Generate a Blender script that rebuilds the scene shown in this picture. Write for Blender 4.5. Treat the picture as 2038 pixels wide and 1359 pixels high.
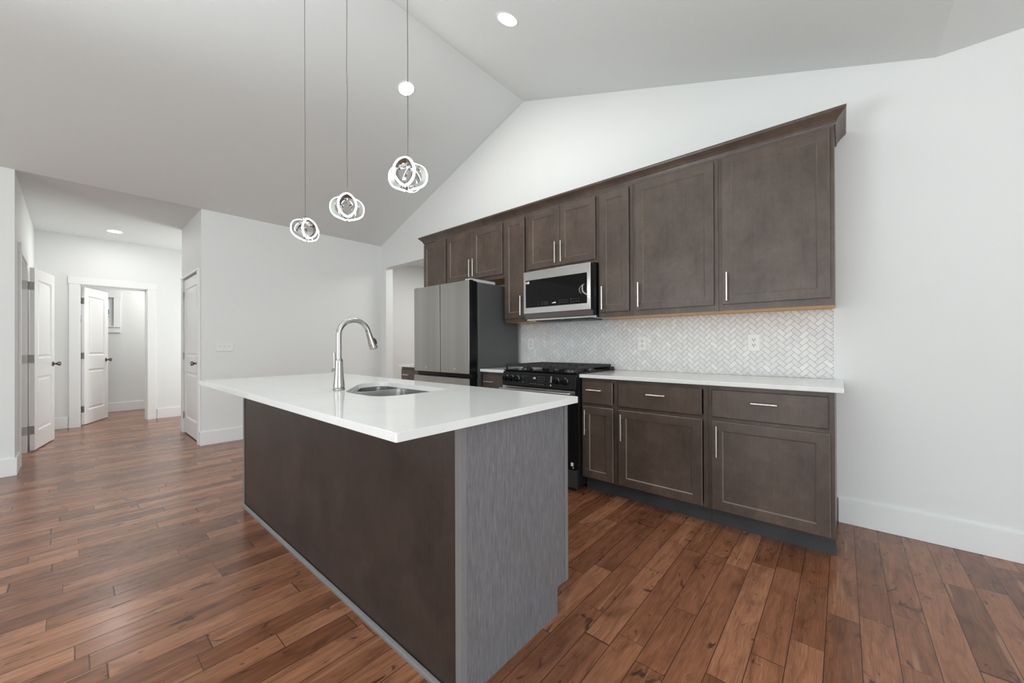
import bpy, bmesh, math, random
from mathutils import Vector, Matrix
random.seed(7)
for o in list(bpy.data.objects): bpy.data.objects.remove(o)
SC = bpy.context.scene
COL = SC.collection

# ------------------------------------------------------------------ camera
YAW, PITCH, ROLL, CAMH, FPX = 0.7086, 0.0031, -0.0040, 1.1406, 757.65
fw = Vector((-math.sin(YAW)*math.cos(PITCH), math.cos(YAW)*math.cos(PITCH), math.sin(PITCH)))
rt = Vector((math.cos(YAW), math.sin(YAW), 0)); up = rt.cross(fw)
rt2 = rt*math.cos(ROLL) + up*math.sin(ROLL); up2 = rt2.cross(fw)
cd = bpy.data.cameras.new('camera'); cam = bpy.data.objects.new('camera', cd); COL.objects.link(cam)
cam.matrix_world = Matrix(((rt2.x, up2.x, -fw.x, 0), (rt2.y, up2.y, -fw.y, 0), (rt2.z, up2.z, -fw.z, CAMH), (0, 0, 0, 1)))
cd.sensor_width = 36; cd.lens = FPX/2038*36
cd.shift_x = (1019-1028.07)/2038; cd.shift_y = (684.5-679.5)/2038
cd.clip_start = 0.02
SC.camera = cam

# ------------------------------------------------------------------ world, exposure
SC.view_settings.view_transform = 'Standard'; SC.view_settings.look = 'None'
SC.view_settings.exposure = 0.07; SC.view_settings.gamma = 1.0; SC.view_settings.use_curve_mapping = False
wd = bpy.data.worlds.new('sky'); SC.world = wd; wd.use_nodes = True
nt = wd.node_tree; nt.nodes.clear()
wo = nt.nodes.new('ShaderNodeOutputWorld'); bg = nt.nodes.new('ShaderNodeBackground')
tc = nt.nodes.new('ShaderNodeTexCoord'); sp = nt.nodes.new('ShaderNodeSeparateXYZ')
rp = nt.nodes.new('ShaderNodeValToRGB')
rp.color_ramp.elements[0].position = 0.0; rp.color_ramp.elements[0].color = (0.80, 0.88, 0.95, 1)
rp.color_ramp.elements[1].position = 0.25; rp.color_ramp.elements[1].color = (0.38, 0.62, 0.95, 1)
nt.links.new(tc.outputs['Generated'], sp.inputs[0]); nt.links.new(sp.outputs['Z'], rp.inputs['Fac'])
nt.links.new(rp.outputs['Color'], bg.inputs['Color']); bg.inputs['Strength'].default_value = 1.0
nt.links.new(bg.outputs[0], wo.inputs[0])

# ------------------------------------------------------------------ daylight and fill lamps
def area(name, loc, rot, sx, sy, power, color=(1, 1, 1), spread=180):
    l = bpy.data.lights.new(name, 'AREA'); l.shape = 'RECTANGLE'; l.size = sx; l.size_y = sy
    l.energy = power; l.color = color; l.spread = math.radians(spread)
    o = bpy.data.objects.new(name, l); COL.objects.link(o); o.location = loc; o.rotation_euler = rot
    return o
HP = math.pi/2
area('daylight_right_window', (3.33, -0.6, 1.35), (0, HP, 0), 2.0, 3.4, 92, (0.90, 0.975, 1.0))
area('daylight_front_window', (-1.6, -4.43, 1.35), (HP, 0, 0), 4.6, 2.0, 84, (0.935, 0.985, 1.0))
area('ceiling_fill', (-2.5, -1.7, 0.7), Vector((-0.56, -0.10, -0.82)).to_track_quat('Z', 'Y').to_euler(), 1.3, 1.3, 112, (0.90, 0.985, 1.0), 130)  # added fill lamp out of view, brightens the ceiling slopes
area('back_room_fill', (-9.0, 1.3, 2.6), (0, 0, 0), 0.8, 0.8, 19, (1, 0.99, 0.97))  # unseen fill lamp under the ceiling, added to brighten the back room
area('side_room_fill', (-7.0, -1.3, 2.6), (0, 0, 0), 1.0, 0.8, 16, (1, 1, 1))  # unseen fill lamp under the side room ceiling, pointing down
area('hall_end_fill', (-7.5, 2.44, 1.3), (-HP, 0, 0), 1.0, 1.5, 25, (0.97, 1, 1))  # added fill panel, no window here; lifts hall ceiling and back wall
area('window_reveal_fill', (-10.55, 0.0, 2.75), (0, -math.radians(50), 0), 0.8, 0.8, 5, (0.9, 0.96, 1.0))  # lamp added outside above the sight line to light the window reveal
area('pantry_fill', (-4.7, 4.3, 2.66), (0, 0, 0), 1.4, 0.8, 30, (1, 0.99, 0.97))  # hidden ceiling lamp added to keep the pantry bright

# ------------------------------------------------------------------ material helpers
def new_mat(name):
    m = bpy.data.materials.new(name); m.use_nodes = True
    return m, m.node_tree, m.node_tree.nodes['Principled BSDF']
def simple(name, col, rough=0.5, metal=0.0, spec=0.5, coat=0.0, bump=0.0, bscale=200, vary=0.0, vscale=8, stretch=(1, 1, 1)):
    m, t, b = new_mat(name)
    b.inputs['Base Color'].default_value = (*col, 1); b.inputs['Roughness'].default_value = rough
    b.inputs['Metallic'].default_value = metal; b.inputs['Specular IOR Level'].default_value = spec
    b.inputs['Coat Weight'].default_value = coat
    N = t.nodes; L = t.links
    if bump or vary:
        tc = N.new('ShaderNodeTexCoord'); mp = N.new('ShaderNodeMapping'); mp.inputs['Scale'].default_value = stretch
        L.new(tc.outputs['Object'], mp.inputs[0])
    if bump:
        n = N.new('ShaderNodeTexNoise'); n.inputs['Scale'].default_value = bscale; n.inputs['Detail'].default_value = 3
        L.new(mp.outputs[0], n.inputs['Vector'])
        bp = N.new('ShaderNodeBump'); bp.inputs['Strength'].default_value = bump; bp.inputs['Distance'].default_value = 0.002
        L.new(n.outputs['Fac'], bp.inputs['Height']); L.new(bp.outputs[0], b.inputs['Normal'])
    if vary:
        n2 = N.new('ShaderNodeTexNoise'); n2.inputs['Scale'].default_value = vscale; n2.inputs['Detail'].default_value = 4
        L.new(mp.outputs[0], n2.inputs['Vector'])
        r = N.new('ShaderNodeValToRGB')
        r.color_ramp.elements[0].position = 0.3; r.color_ramp.elements[1].position = 0.7
        r.color_ramp.elements[0].color = tuple(c*(1-vary) for c in col)+(1,)
        r.color_ramp.elements[1].color = tuple(min(1, c*(1+vary)) for c in col)+(1,)
        L.new(n2.outputs['Fac'], r.inputs['Fac']); L.new(r.outputs[0], b.inputs['Base Color'])
    return m
def emit(name, col, strength):
    m = bpy.data.materials.new(name); m.use_nodes = True; t = m.node_tree; t.nodes.clear()
    e = t.nodes.new('ShaderNodeEmission'); o = t.nodes.new('ShaderNodeOutputMaterial')
    e.inputs[0].default_value = (*col, 1); e.inputs[1].default_value = strength; t.links.new(e.outputs[0], o.inputs[0])
    return m
class G:
    """small node-graph builder"""
    def __init__(s, t): s.t = t; s.N = t.nodes; s.L = t.links
    def link(s, a, b): s.L.new(a, b)
    def put(s, sock, v):
        if hasattr(v, 'is_linked') or hasattr(v, 'links'): s.L.new(v, sock)
        else: sock.default_value = v
    def m(s, op, a, b=None, c=None, clamp=False):
        n = s.N.new('ShaderNodeMath'); n.operation = op; n.use_clamp = clamp
        s.put(n.inputs[0], a)
        if b is not None: s.put(n.inputs[1], b)
        if c is not None: s.put(n.inputs[2], c)
        return n.outputs[0]
    def noise(s, vec, scale, detail=3, rough=0.5, dist=0.0):
        n = s.N.new('ShaderNodeTexNoise'); n.inputs['Scale'].default_value = scale; n.inputs['Detail'].default_value = detail
        n.inputs['Roughness'].default_value = rough; n.inputs['Distortion'].default_value = dist
        s.L.new(vec, n.inputs['Vector']); return n.outputs['Fac']
    def xyz(s, x, y, z):
        n = s.N.new('ShaderNodeCombineXYZ'); s.put(n.inputs[0], x); s.put(n.inputs[1], y); s.put(n.inputs[2], z); return n.outputs[0]
    def white(s, vec):
        n = s.N.new('ShaderNodeTexWhiteNoise'); n.noise_dimensions = '3D'; s.L.new(vec, n.inputs['Vector']); return n.outputs['Value'], n.outputs['Color']
    def ramp(s, fac, stops):
        n = s.N.new('ShaderNodeValToRGB'); e = n.color_ramp.elements
        while len(e) < len(stops): e.new(0.5)
        for q, (p, c) in zip(e, stops): q.position = p; q.color = (*c, 1)
        s.L.new(fac, n.inputs[0]); return n.outputs[0]
    def mix(s, fac, a, b, mode='MIX'):
        n = s.N.new('ShaderNodeMix'); n.data_type = 'RGBA'; n.blend_type = mode
        s.put(n.inputs[0], fac); s.put(n.inputs[6], a); s.put(n.inputs[7], b); return n.outputs[2]
    def sstep(s, v, lo, hi):
        n = s.N.new('ShaderNodeMapRange'); n.interpolation_type = 'SMOOTHSTEP'
        s.put(n.inputs[0], v); n.inputs[1].default_value = lo; n.inputs[2].default_value = hi; return n.outputs[0]
    def obj(s):
        n = s.N.new('ShaderNodeTexCoord'); return n.outputs['Object']
    def sep(s, v):
        n = s.N.new('ShaderNodeSeparateXYZ'); s.L.new(v, n.inputs[0]); return n.outputs
    def bump(s, h, strength, dist, target):
        n = s.N.new('ShaderNodeBump'); n.inputs['Strength'].default_value = strength; n.inputs['Distance'].default_value = dist
        s.L.new(h, n.inputs['Height']); s.L.new(n.outputs[0], target)

M = {}
M['wall'] = simple('wall_paint', (0.79, 0.80, 0.79), 0.55, spec=0.3, bump=0.05, bscale=260)
M['ceiling'] = simple('ceiling_paint', (0.765, 0.79, 0.785), 0.7, spec=0.2, bump=0.06, bscale=200)
M['trim'] = simple('trim_paint', (0.84, 0.84, 0.835), 0.32, spec=0.5)
M['door'] = simple('door_paint', (0.83, 0.83, 0.82), 0.25, spec=0.5)
M['stainless'] = simple('stainless_steel', (0.60, 0.60, 0.59), 0.2, metal=1.0)
M['sinksteel'] = simple('sink_steel', (0.62, 0.62, 0.61), 0.2, metal=1.0)
M['nickel'] = simple('brushed_nickel', (0.80, 0.77, 0.72), 0.28, metal=1.0)
M['faucet'] = simple('faucet_steel', (0.47, 0.465, 0.45), 0.2, metal=1.0)
M['chrome'] = simple('chrome', (0.50, 0.50, 0.49), 0.10, metal=1.0)
M['hinge'] = simple('satin_hinge_metal', (0.36, 0.35, 0.33), 0.4, metal=1.0)
M['knob'] = simple('dark_nickel_knob', (0.20, 0.19, 0.175), 0.22, metal=1.0)
M['fridge'] = simple('dark_stainless', (0.43, 0.425, 0.405), 0.30, metal=1.0, vary=0.10, vscale=1.0, stretch=(7, 1, 0.15))
M['fridgeside'] = simple('fridge_side_paint', (0.085, 0.085, 0.087), 0.45, vary=0.05, vscale=30)
M['black'] = simple('black_gloss', (0.008, 0.008, 0.009), 0.16, spec=0.22)
M['blackmatte'] = simple('black_satin', (0.014, 0.014, 0.015), 0.42)
M['glassblack'] = simple('black_glass', (0.004, 0.004, 0.004), 0.03, spec=0.22)
M['iron'] = simple('cast_iron', (0.022, 0.022, 0.022), 0.5, bump=0.2, bscale=300)
M['plastic'] = simple('white_plastic', (0.82, 0.82, 0.81), 0.3)
M['hingecap'] = simple('light_grey_plastic', (0.55, 0.56, 0.56), 0.4)
M['dark'] = simple('dark_slot', (0.01, 0.01, 0.01), 0.6)
M['label'] = simple('white_label', (0.75, 0.75, 0.76), 0.5)
M['underwood'] = simple('raw_maple', (0.82, 0.43, 0.14), 0.5, vary=0.18, vscale=9, stretch=(1, 8, 8))
M['toekick'] = simple('toe_kick_board', (0.050, 0.051, 0.055), 0.5, vary=0.2, vscale=6)
M['grout'] = simple('grout', (0.56, 0.56, 0.56), 0.8)
M['cord'] = simple('pendant_cord', (0.10, 0.095, 0.09), 0.5)
M['led'] = emit('led_strip', (1.0, 0.985, 0.95), 36.0)
M['canlens'] = emit('can_light_lens', (1.0, 0.98, 0.95), 180.0)
M['halllens'] = emit('hall_light_lens', (1.0, 0.98, 0.95), 130.0)
M['display'] = emit('clock_digits', (0.85, 0.88, 1.0), 1.2)
M['bark'] = simple('bark', (0.12, 0.08, 0.05), 0.8)
M['leaf'] = simple('leaf_green', (0.26, 0.42, 0.17), 0.6, vary=0.5, vscale=6)
M['lawn'] = simple('outdoor_grass', (0.10, 0.19, 0.06), 0.9, vary=0.4, vscale=3)

def window_glass():
    m = bpy.data.materials.new('window_glass'); m.use_nodes = True; t = m.node_tree; t.nodes.clear()
    o = t.nodes.new('ShaderNodeOutputMaterial'); tr = t.nodes.new('ShaderNodeBsdfTransparent'); gl = t.nodes.new('ShaderNodeBsdfGlossy')
    gl.inputs['Roughness'].default_value = 0.02; mx = t.nodes.new('ShaderNodeMixShader'); mx.inputs[0].default_value = 0.06
    t.links.new(tr.outputs[0], mx.inputs[1]); t.links.new(gl.outputs[0], mx.inputs[2]); t.links.new(mx.outputs[0], o.inputs[0])
    return m
M['glass'] = window_glass()

def quartz():
    m, t, b = new_mat('white_quartz'); g = G(t)
    v = g.obj()
    n = g.noise(v, 5.0, 5, 0.6, 0.6); n2 = g.noise(v, 160, 2)
    c = g.ramp(n, [(0.35, (0.80, 0.80, 0.78)), (0.6, (0.83, 0.83, 0.815)), (0.75, (0.79, 0.79, 0.775))])
    c2 = g.mix(0.06, c, g.ramp(n2, [(0.4, (0.6, 0.6, 0.58)), (0.6, (0.9, 0.9, 0.9))]))
    g.link(c2, b.inputs['Base Color']); b.inputs['Roughness'].default_value = 0.07
    return m
M['quartz'] = quartz()

def cabinet_wood(name, base, mott, grain, rough, spec=0.5, gs=1.0, coat=0.0, zs=1.0):
    """stained maple: cloudy mottling plus fine vertical grain"""
    m, t, b = new_mat(name); g = G(t)
    v = g.obj(); x, y, z = g.sep(v)
    vm = g.xyz(g.m('MULTIPLY', x, 1.0), g.m('MULTIPLY', y, 1.0), g.m('MULTIPLY', z, 0.8))
    cloud = g.m('ADD', g.m('MULTIPLY', g.noise(vm, 5.5, 4, 0.6, 0.4), 0.65), g.m('MULTIPLY', g.noise(vm, 21.0, 4, 0.65, 0.5), 0.35))
    vg = g.xyz(g.m('MULTIPLY', x, 90*gs), g.m('MULTIPLY', y, 90*gs), g.m('MULTIPLY', z, 3.0*gs*zs))
    gr = g.noise(vg, 1.0, 4, 0.6, 0.3)
    vg2 = g.xyz(g.m('MULTIPLY', x, 260*gs), g.m('MULTIPLY', y, 260*gs), g.m('MULTIPLY', z, 22*gs))
    fine = g.noise(vg2, 1.0, 2, 0.5)
    k = g.m('ADD', g.m('MULTIPLY', g.m('SUBTRACT', cloud, 0.5), mott), g.m('MULTIPLY', g.m('SUBTRACT', gr, 0.5), grain))
    k = g.m('ADD', k, g.m('MULTIPLY', g.m('SUBTRACT', fine, 0.5), grain*0.7))
    f = g.m('ADD', k, 0.5, clamp=True)
    lo = tuple(c*0.45 for c in base); hi = tuple(c*1.65 for c in base)
    c = g.ramp(f, [(0.0, lo), (0.5, base), (1.0, hi)])
    g.link(c, b.inputs['Base Color']); b.inputs['Roughness'].default_value = rough; b.inputs['Specular IOR Level'].default_value = spec
    b.inputs['Coat Weight'].default_value = coat; b.inputs['Coat Roughness'].default_value = 0.2
    g.bump(fine, 0.10, 0.001, b.inputs['Normal'])
    return m
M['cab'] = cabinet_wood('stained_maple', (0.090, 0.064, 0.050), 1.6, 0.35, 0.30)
M['edgeglint'] = cabinet_wood('painted_edge_highlight', (0.18, 0.145, 0.122), 0.6, 0.3, 0.36)  # lighter tone puts the bevel highlight into the colour
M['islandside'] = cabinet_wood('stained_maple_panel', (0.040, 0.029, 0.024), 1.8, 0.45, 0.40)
M['veneer'] = cabinet_wood('sheen_grey_end_veneer', (0.170, 0.166, 0.174), 0.25, 0.85, 0.5, gs=1.3, zs=3.2)  # greyer and lighter than the long side: window sheen put into the colour
M['edging'] = cabinet_wood('grey_edge_strip', (0.205, 0.198, 0.2), 0.2, 0.25, 0.4)

def marble():
    m, t, b = new_mat('marble_tile'); g = G(t)
    gi = g.N.new('ShaderNodeNewGeometry'); rnd = gi.outputs['Random Per Island']
    v = g.obj(); x, y, z = g.sep(v)
    sh = g.m('MULTIPLY', rnd, 37.0)
    vv = g.xyz(g.m('ADD', x, sh), y, g.m('ADD', z, sh))
    n = g.noise(vv, 22, 4, 0.6, 1.0)
    base = g.ramp(rnd, [(0.0, (0.72, 0.715, 0.71)), (0.45, (0.765, 0.76, 0.75)), (0.85, (0.80, 0.795, 0.78)), (1.0, (0.85, 0.845, 0.83))])
    vein = g.ramp(n, [(0.30, (0.90, 0.90, 0.91)), (0.50, (1, 1, 1)), (1.0, (1, 1, 1))])
    c = g.mix(1.0, base, vein, 'MULTIPLY')
    g.link(c, b.inputs['Base Color']); b.inputs['Roughness'].default_value = 0.3
    return m
M['marble'] = marble()

def plank_floor():
    m, t, b = new_mat('hand_scraped_plank_floor'); g = G(t)
    x, y, z = g.sep(g.obj())
    W = 0.1035
    u = g.m('DIVIDE', g.m('SUBTRACT', x, 0.046), W); row = g.m('FLOOR', u); fu = g.m('FRACT', u)
    r1, _ = g.white(g.xyz(row, 3.7, 0.0)); r2, _ = g.white(g.xyz(row, 11.3, 5.0))
    Ln = g.m('ADD', 0.48, g.m('MULTIPLY', r2, 0.6))
    yy = g.m('ADD', g.m('DIVIDE', y, Ln), g.m('MULTIPLY', r1, 23.0))
    # uneven board lengths: warp the running coordinate per row
    warp = g.noise(g.xyz(g.m('MULTIPLY', row, 7.31), yy, 0.0), 0.8, 0)
    yy = g.m('ADD', yy, g.m('MULTIPLY', warp, 1.3))
    k = g.m('FLOOR', yy); fy = g.m('FRACT', yy)
    idv, idc = g.white(g.xyz(row, k, 1.0)); ic = g.N.new('ShaderNodeSeparateColor'); g.link(idc, ic.inputs[0])
    ra, rb, rc = ic.outputs[0], ic.outputs[1], ic.outputs[2]
    px = g.m('ADD', x, g.m('MULTIPLY', ra, 41.0)); py = g.m('ADD', y, g.m('MULTIPLY', rb, 29.0))
    wob = g.noise(g.xyz(g.m('MULTIPLY', px, 5.0), g.m('MULTIPLY', py, 2.2), 0.0), 1.0, 3, 0.6)
    gx = g.m('ADD', g.m('MULTIPLY', px, 55.0), g.m('MULTIPLY', wob, 5.0))
    gr = g.noise(g.xyz(gx, g.m('MULTIPLY', py, 1.9), 0.0), 1.0, 5, 0.62, 0.15)
    fine = g.noise(g.xyz(g.m('MULTIPLY', px, 330.0), g.m('MULTIPLY', py, 9.0), 0.0), 1.0, 3, 0.6)
    cloud = g.noise(g.xyz(g.m('MULTIPLY', px, 14.0), g.m('MULTIPLY', py, 4.5), 0.0), 1.0, 4, 0.6, 0.8)
    knot = g.noise(g.xyz(g.m('MULTIPLY', px, 16.0), g.m('MULTIPLY', py, 8.0), 5.0), 1.0, 3, 0.55, 1.5)
    sap = g.noise(g.xyz(g.m('MULTIPLY', px, 22.0), g.m('MULTIPLY', py, 1.1), 9.0), 1.0, 2, 0.5)
    base = g.ramp(rc, [(0.0, (0.165, 0.064, 0.031)), (0.35, (0.225, 0.090, 0.045)), (0.7, (0.275, 0.115, 0.058)), (1.0, (0.36, 0.163, 0.089))])
    c = g.mix(1.0, base, g.ramp(gr, [(0.22, (0.60, 0.56, 0.53)), (0.48, (1, 1, 1)), (0.8, (1.28, 1.28, 1.28))]), 'MULTIPLY')
    c = g.mix(1.0, c, g.ramp(fine, [(0.25, (0.70, 0.67, 0.65)), (0.6, (1.10, 1.10, 1.10))]), 'MULTIPLY')
    c = g.mix(1.0, c, g.ramp(cloud, [(0.25, (0.60, 0.56, 0.54)), (0.48, (1.04, 1.04, 1.04)), (0.8, (1.32, 1.35, 1.38))]), 'MULTIPLY')
    c = g.mix(g.m('MULTIPLY', g.sstep(knot, 0.61, 0.74), 0.85), c, (0.035, 0.018, 0.012, 1))
    c = g.mix(g.m('MULTIPLY', g.sstep(sap, 0.64, 0.70), 0.55), c, (0.42, 0.225, 0.125, 1))
    # seams between boards
    dx = g.m('MULTIPLY', g.m('MINIMUM', fu, g.m('SUBTRACT', 1.0, fu)), W)
    dy = g.m('MULTIPLY', g.m('MINIMUM', fy, g.m('SUBTRACT', 1.0, fy)), Ln)
    d = g.m('MINIMUM', dx, dy)
    seam = g.m('SUBTRACT', 1.0, g.sstep(d, 0.0007, 0.0022))
    c = g.mix(g.m('MULTIPLY', seam, 0.88), c, (0.030, 0.013, 0.008, 1))
    g.link(c, b.inputs['Base Color'])
    rg = g.m('ADD', 0.165, g.m('MULTIPLY', gr, 0.16)); g.link(rg, b.inputs['Roughness'])
    b.inputs['Specular IOR Level'].default_value = 0.55
    h = g.m('ADD', g.m('MULTIPLY', g.sstep(d, 0.0, 0.004), 1.0), g.m('MULTIPLY', wob, 0.9))
    h = g.m('ADD', h, g.m('MULTIPLY', gr, 0.22))
    g.bump(h, 0.17, 0.0018, b.inputs['Normal'])
    return m
M['floor'] = plank_floor()

# ------------------------------------------------------------------ mesh helpers
def box(bm, x0, x1, y0, y1, z0, z1):
    if x0 > x1: x0, x1 = x1, x0
    if y0 > y1: y0, y1 = y1, y0
    if z0 > z1: z0, z1 = z1, z0
    v = [bm.verts.new(p) for p in ((x0,y0,z0),(x1,y0,z0),(x1,y1,z0),(x0,y1,z0),(x0,y0,z1),(x1,y0,z1),(x1,y1,z1),(x0,y1,z1))]
    for f in ((0,3,2,1),(4,5,6,7),(0,1,5,4),(1,2,6,5),(2,3,7,6),(3,0,4,7)): bm.faces.new([v[i] for i in f])
    return v
def B(*boxes):
    bm = bmesh.new()
    for b in boxes: box(bm, *b)
    return bm
def tube(bm, pts, r, seg=12, caps=True, closed=False):
    """swept tube; r a number or a list"""
    pts = [Vector(p) for p in pts]; n = len(pts); rings = []
    prev = None
    for i, p in enumerate(pts):
        if closed: tg = (pts[(i+1) % n]-pts[i-1]).normalized()
        else: tg = (pts[min(i+1, n-1)]-pts[max(i-1, 0)]).normalized()
        if prev is None:
            a = Vector((0, 0, 1)) if abs(tg.z) < 0.9 else Vector((1, 0, 0)); nrm = tg.cross(a).normalized()
        else: nrm = (prev - tg*prev.dot(tg)).normalized()
        prev = nrm; bn = tg.cross(nrm); rr = r[i] if isinstance(r, (list, tuple)) else r
        rings.append([bm.verts.new(p+nrm*rr*math.cos(2*math.pi*j/seg)+bn*rr*math.sin(2*math.pi*j/seg)) for j in range(seg)])
    for i in range(n if closed else n-1):
        a, b = rings[i], rings[(i+1) % n]
        for j in range(seg): bm.faces.new((a[j], a[(j+1) % seg], b[(j+1) % seg], b[j]))
    if caps and not closed:
        bm.faces.new(list(reversed(rings[0]))); bm.faces.new(rings[-1])
def lathe(bm, prof, c, axis='z', seg=28, cap=True):
    """prof: (radius, height) list along the axis"""
    rings = []
    for r, h in prof:
        ring = []
        for j in range(seg):
            a = 2*math.pi*j/seg; p = (r*math.cos(a), r*math.sin(a))
            if axis == 'z': q = (c[0]+p[0], c[1]+p[1], c[2]+h)
            elif axis == 'y': q = (c[0]+p[0], c[1]+h, c[2]+p[1])
            else: q = (c[0]+h, c[1]+p[0], c[2]+p[1])
            ring.append(bm.verts.new(q))
        rings.append(ring)
    for a, b in zip(rings, rings[1:]):
        for j in range(seg): bm.faces.new((a[j], a[(j+1) % seg], b[(j+1) % seg], b[j]))
    if cap:
        bm.faces.new(rings[0]); bm.faces.new(rings[-1])
def prism(bm, poly, axis, a, b):
    """extrude a 2-D polygon along an axis between a and b"""
    def P(p, h):
        if axis == 'y': return (p[0], h, p[1])
        if axis == 'x': return (h, p[0], p[1])
        return (p[0], p[1], h)
    A = [bm.verts.new(P(p, a)) for p in poly]; Bv = [bm.verts.new(P(p, b)) for p in poly]
    bm.faces.new(A); bm.faces.new(list(reversed(Bv))); n = len(poly)
    for i in range(n): bm.faces.new((A[i], Bv[i], Bv[(i+1) % n], A[(i+1) % n]))
def fill_slab(bm, outer, holes, z0, z1):
    """horizontal slab with holes"""
    edges = []
    for loop in [outer]+holes:
        vs = [bm.verts.new((p[0], p[1], z1)) for p in loop]
        for i in range(len(vs)): edges.append(bm.edges.new((vs[i], vs[(i+1) % len(vs)])))
    r = bmesh.ops.triangle_fill(bm, edges=edges, use_beauty=True)
    faces = [f for f in r['geom'] if isinstance(f, bmesh.types.BMFace)]
    if z0 is not None:
        e = bmesh.ops.extrude_face_region(bm, geom=faces)
        for v in e['geom']:
            if isinstance(v, bmesh.types.BMVert): v.co.z = z0
def round_poly(cs, seg=8):
    out = []; n = len(cs)
    for i, (x, y, r) in enumerate(cs):
        p = Vector((x, y)); a = Vector(cs[i-1][:2]); b = Vector(cs[(i+1) % n][:2])
        da = (a-p).normalized(); db = (b-p).normalized(); ang = da.angle(db)
        t = r/math.tan(ang/2); s = p+da*t; e = p+db*t; c = p+(da+db).normalized()*(r/math.sin(ang/2))
        a0 = math.atan2(s.y-c.y, s.x-c.x); a1 = math.atan2(e.y-c.y, e.x-c.x); d = a1-a0
        while d > math.pi: d -= 2*math.pi
        while d < -math.pi: d += 2*math.pi
        for j in range(seg+1): out.append((c.x+r*math.cos(a0+d*j/seg), c.y+r*math.sin(a0+d*j/seg)))
    return out
ORG = {}
def obj(name, bm, mat, parent=None, bevel=0.0, smooth=False, label=None):
    bmesh.ops.recalc_face_normals(bm, faces=bm.faces)
    me = bpy.data.meshes.new(name); bm.to_mesh(me); bm.free()
    if isinstance(mat, (list, tuple)):
        for q in mat: me.materials.append(q)
    else: me.materials.append(mat)
    if smooth:
        for p in me.polygons: p.use_smooth = True
        me.set_sharp_from_angle(angle=math.radians(38))
    o = bpy.data.objects.new(name, me); COL.objects.link(o)
    if parent is not None:
        me.transform(Matrix.Translation(-ORG[parent.name])); o.parent = parent; ORG[o.name] = ORG[parent.name]
    else: ORG[o.name] = Vector((0, 0, 0))
    if bevel:
        b = o.modifiers.new('bevel', 'BEVEL'); b.width = bevel; b.segments = 2; b.limit_method = 'ANGLE'; b.angle_limit = math.radians(40)
    if label: o['label'] = label
    return o
def thing(name, label, cat, loc, group=None):
    o = bpy.data.objects.new(name, None); COL.objects.link(o); o.location = loc; ORG[o.name] = Vector(loc)
    o.empty_display_size = 0.05
    o['label'] = label; o['category'] = cat; o['kind'] = 'thing'
    if group: o['group'] = group
    return o
def tag(o, label, cat, group=None):
    o['label'] = label; o['category'] = cat; o['kind'] = 'thing'
    if group: o['group'] = group
    return o
def struct(name, bm, mat, parent=None, bevel=0.0, label=None, smooth=False):
    o = obj(name, bm, mat, parent, bevel, smooth, label)
    if parent is None: o['kind'] = 'structure'
    return o

# ------------------------------------------------------------------ room dimensions
XL, XR, YB, YF = -5.60, 3.40, 3.207, -4.50          # left, right, kitchen and front walls
EAVE, RIDGE, XRIDGE, XBRK, ZBRK = 2.725, 3.80, -2.633, 0.411, 2.773
HY0, HY1, XHB = -0.335, 0.965, -8.27                 # hall sides, hall back wall
T = 0.12

struct('floor', B((-10.2, XR+T, YF-T, 6.2, -0.05, 0.0)), M['floor'])
bm = bmesh.new()
prism(bm, [(XL, EAVE), (XRIDGE, RIDGE), (XBRK, ZBRK), (XR+T, ZBRK), (XR+T, ZBRK+0.1), (XBRK, ZBRK+0.1), (XRIDGE, RIDGE+0.1), (XL, EAVE+0.1)], 'y', YF-T, YB+T)
struct('ceiling', bm, M['ceiling'])
struct('ceiling_hall', B((-10.2, XL, -2.2, YB+T, EAVE, EAVE+0.1)), M['ceiling'])
struct('ceiling_pantry', B((-6.6, -2.9, YB+T, 5.6, EAVE, EAVE+0.1)), M['ceiling'])

bm = bmesh.new()
OPL, OPR, OPT = -5.447, -4.10, 2.362
prism(bm, [(XL-T, 0), (OPL, 0), (OPL, OPT), (OPR, OPT), (OPR, 0), (XR+T, 0), (XR+T, ZBRK), (XBRK, ZBRK), (XRIDGE, RIDGE), (XL, EAVE), (XL-T, EAVE)], 'y', YB, YB+T)
struct('wall_back', bm, M['wall'])
struct('wall_left', B((XL-T, XL, YF-T, HY0, 0, EAVE), (XL-T, XL, HY1, YB, 0, EAVE)), M['wall'])
# right and front walls (outside the picture) with window openings
struct('wall_right', B((XR, XR+T, YF, -2.3, 0, ZBRK), (XR, XR+T, 1.1, YB, 0, ZBRK), (XR, XR+T, -2.3, 1.1, 0, 0.3), (XR, XR+T, -2.3, 1.1, 2.35, ZBRK)), M['wall'])
bm = bmesh.new()
prism(bm, [(XL, 2.35), (XR, 2.35), (XR, ZBRK), (XBRK, ZBRK), (XRIDGE, RIDGE), (XL, EAVE)], 'y', YF-T, YF)
box(bm, XL, -3.9, YF-T, YF, 0, 2.35); box(bm, 0.7, XR, YF-T, YF, 0, 2.35); box(bm, -3.9, 0.7, YF-T, YF, 0, 0.35)
struct('wall_front', bm, M['wall'])
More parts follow.
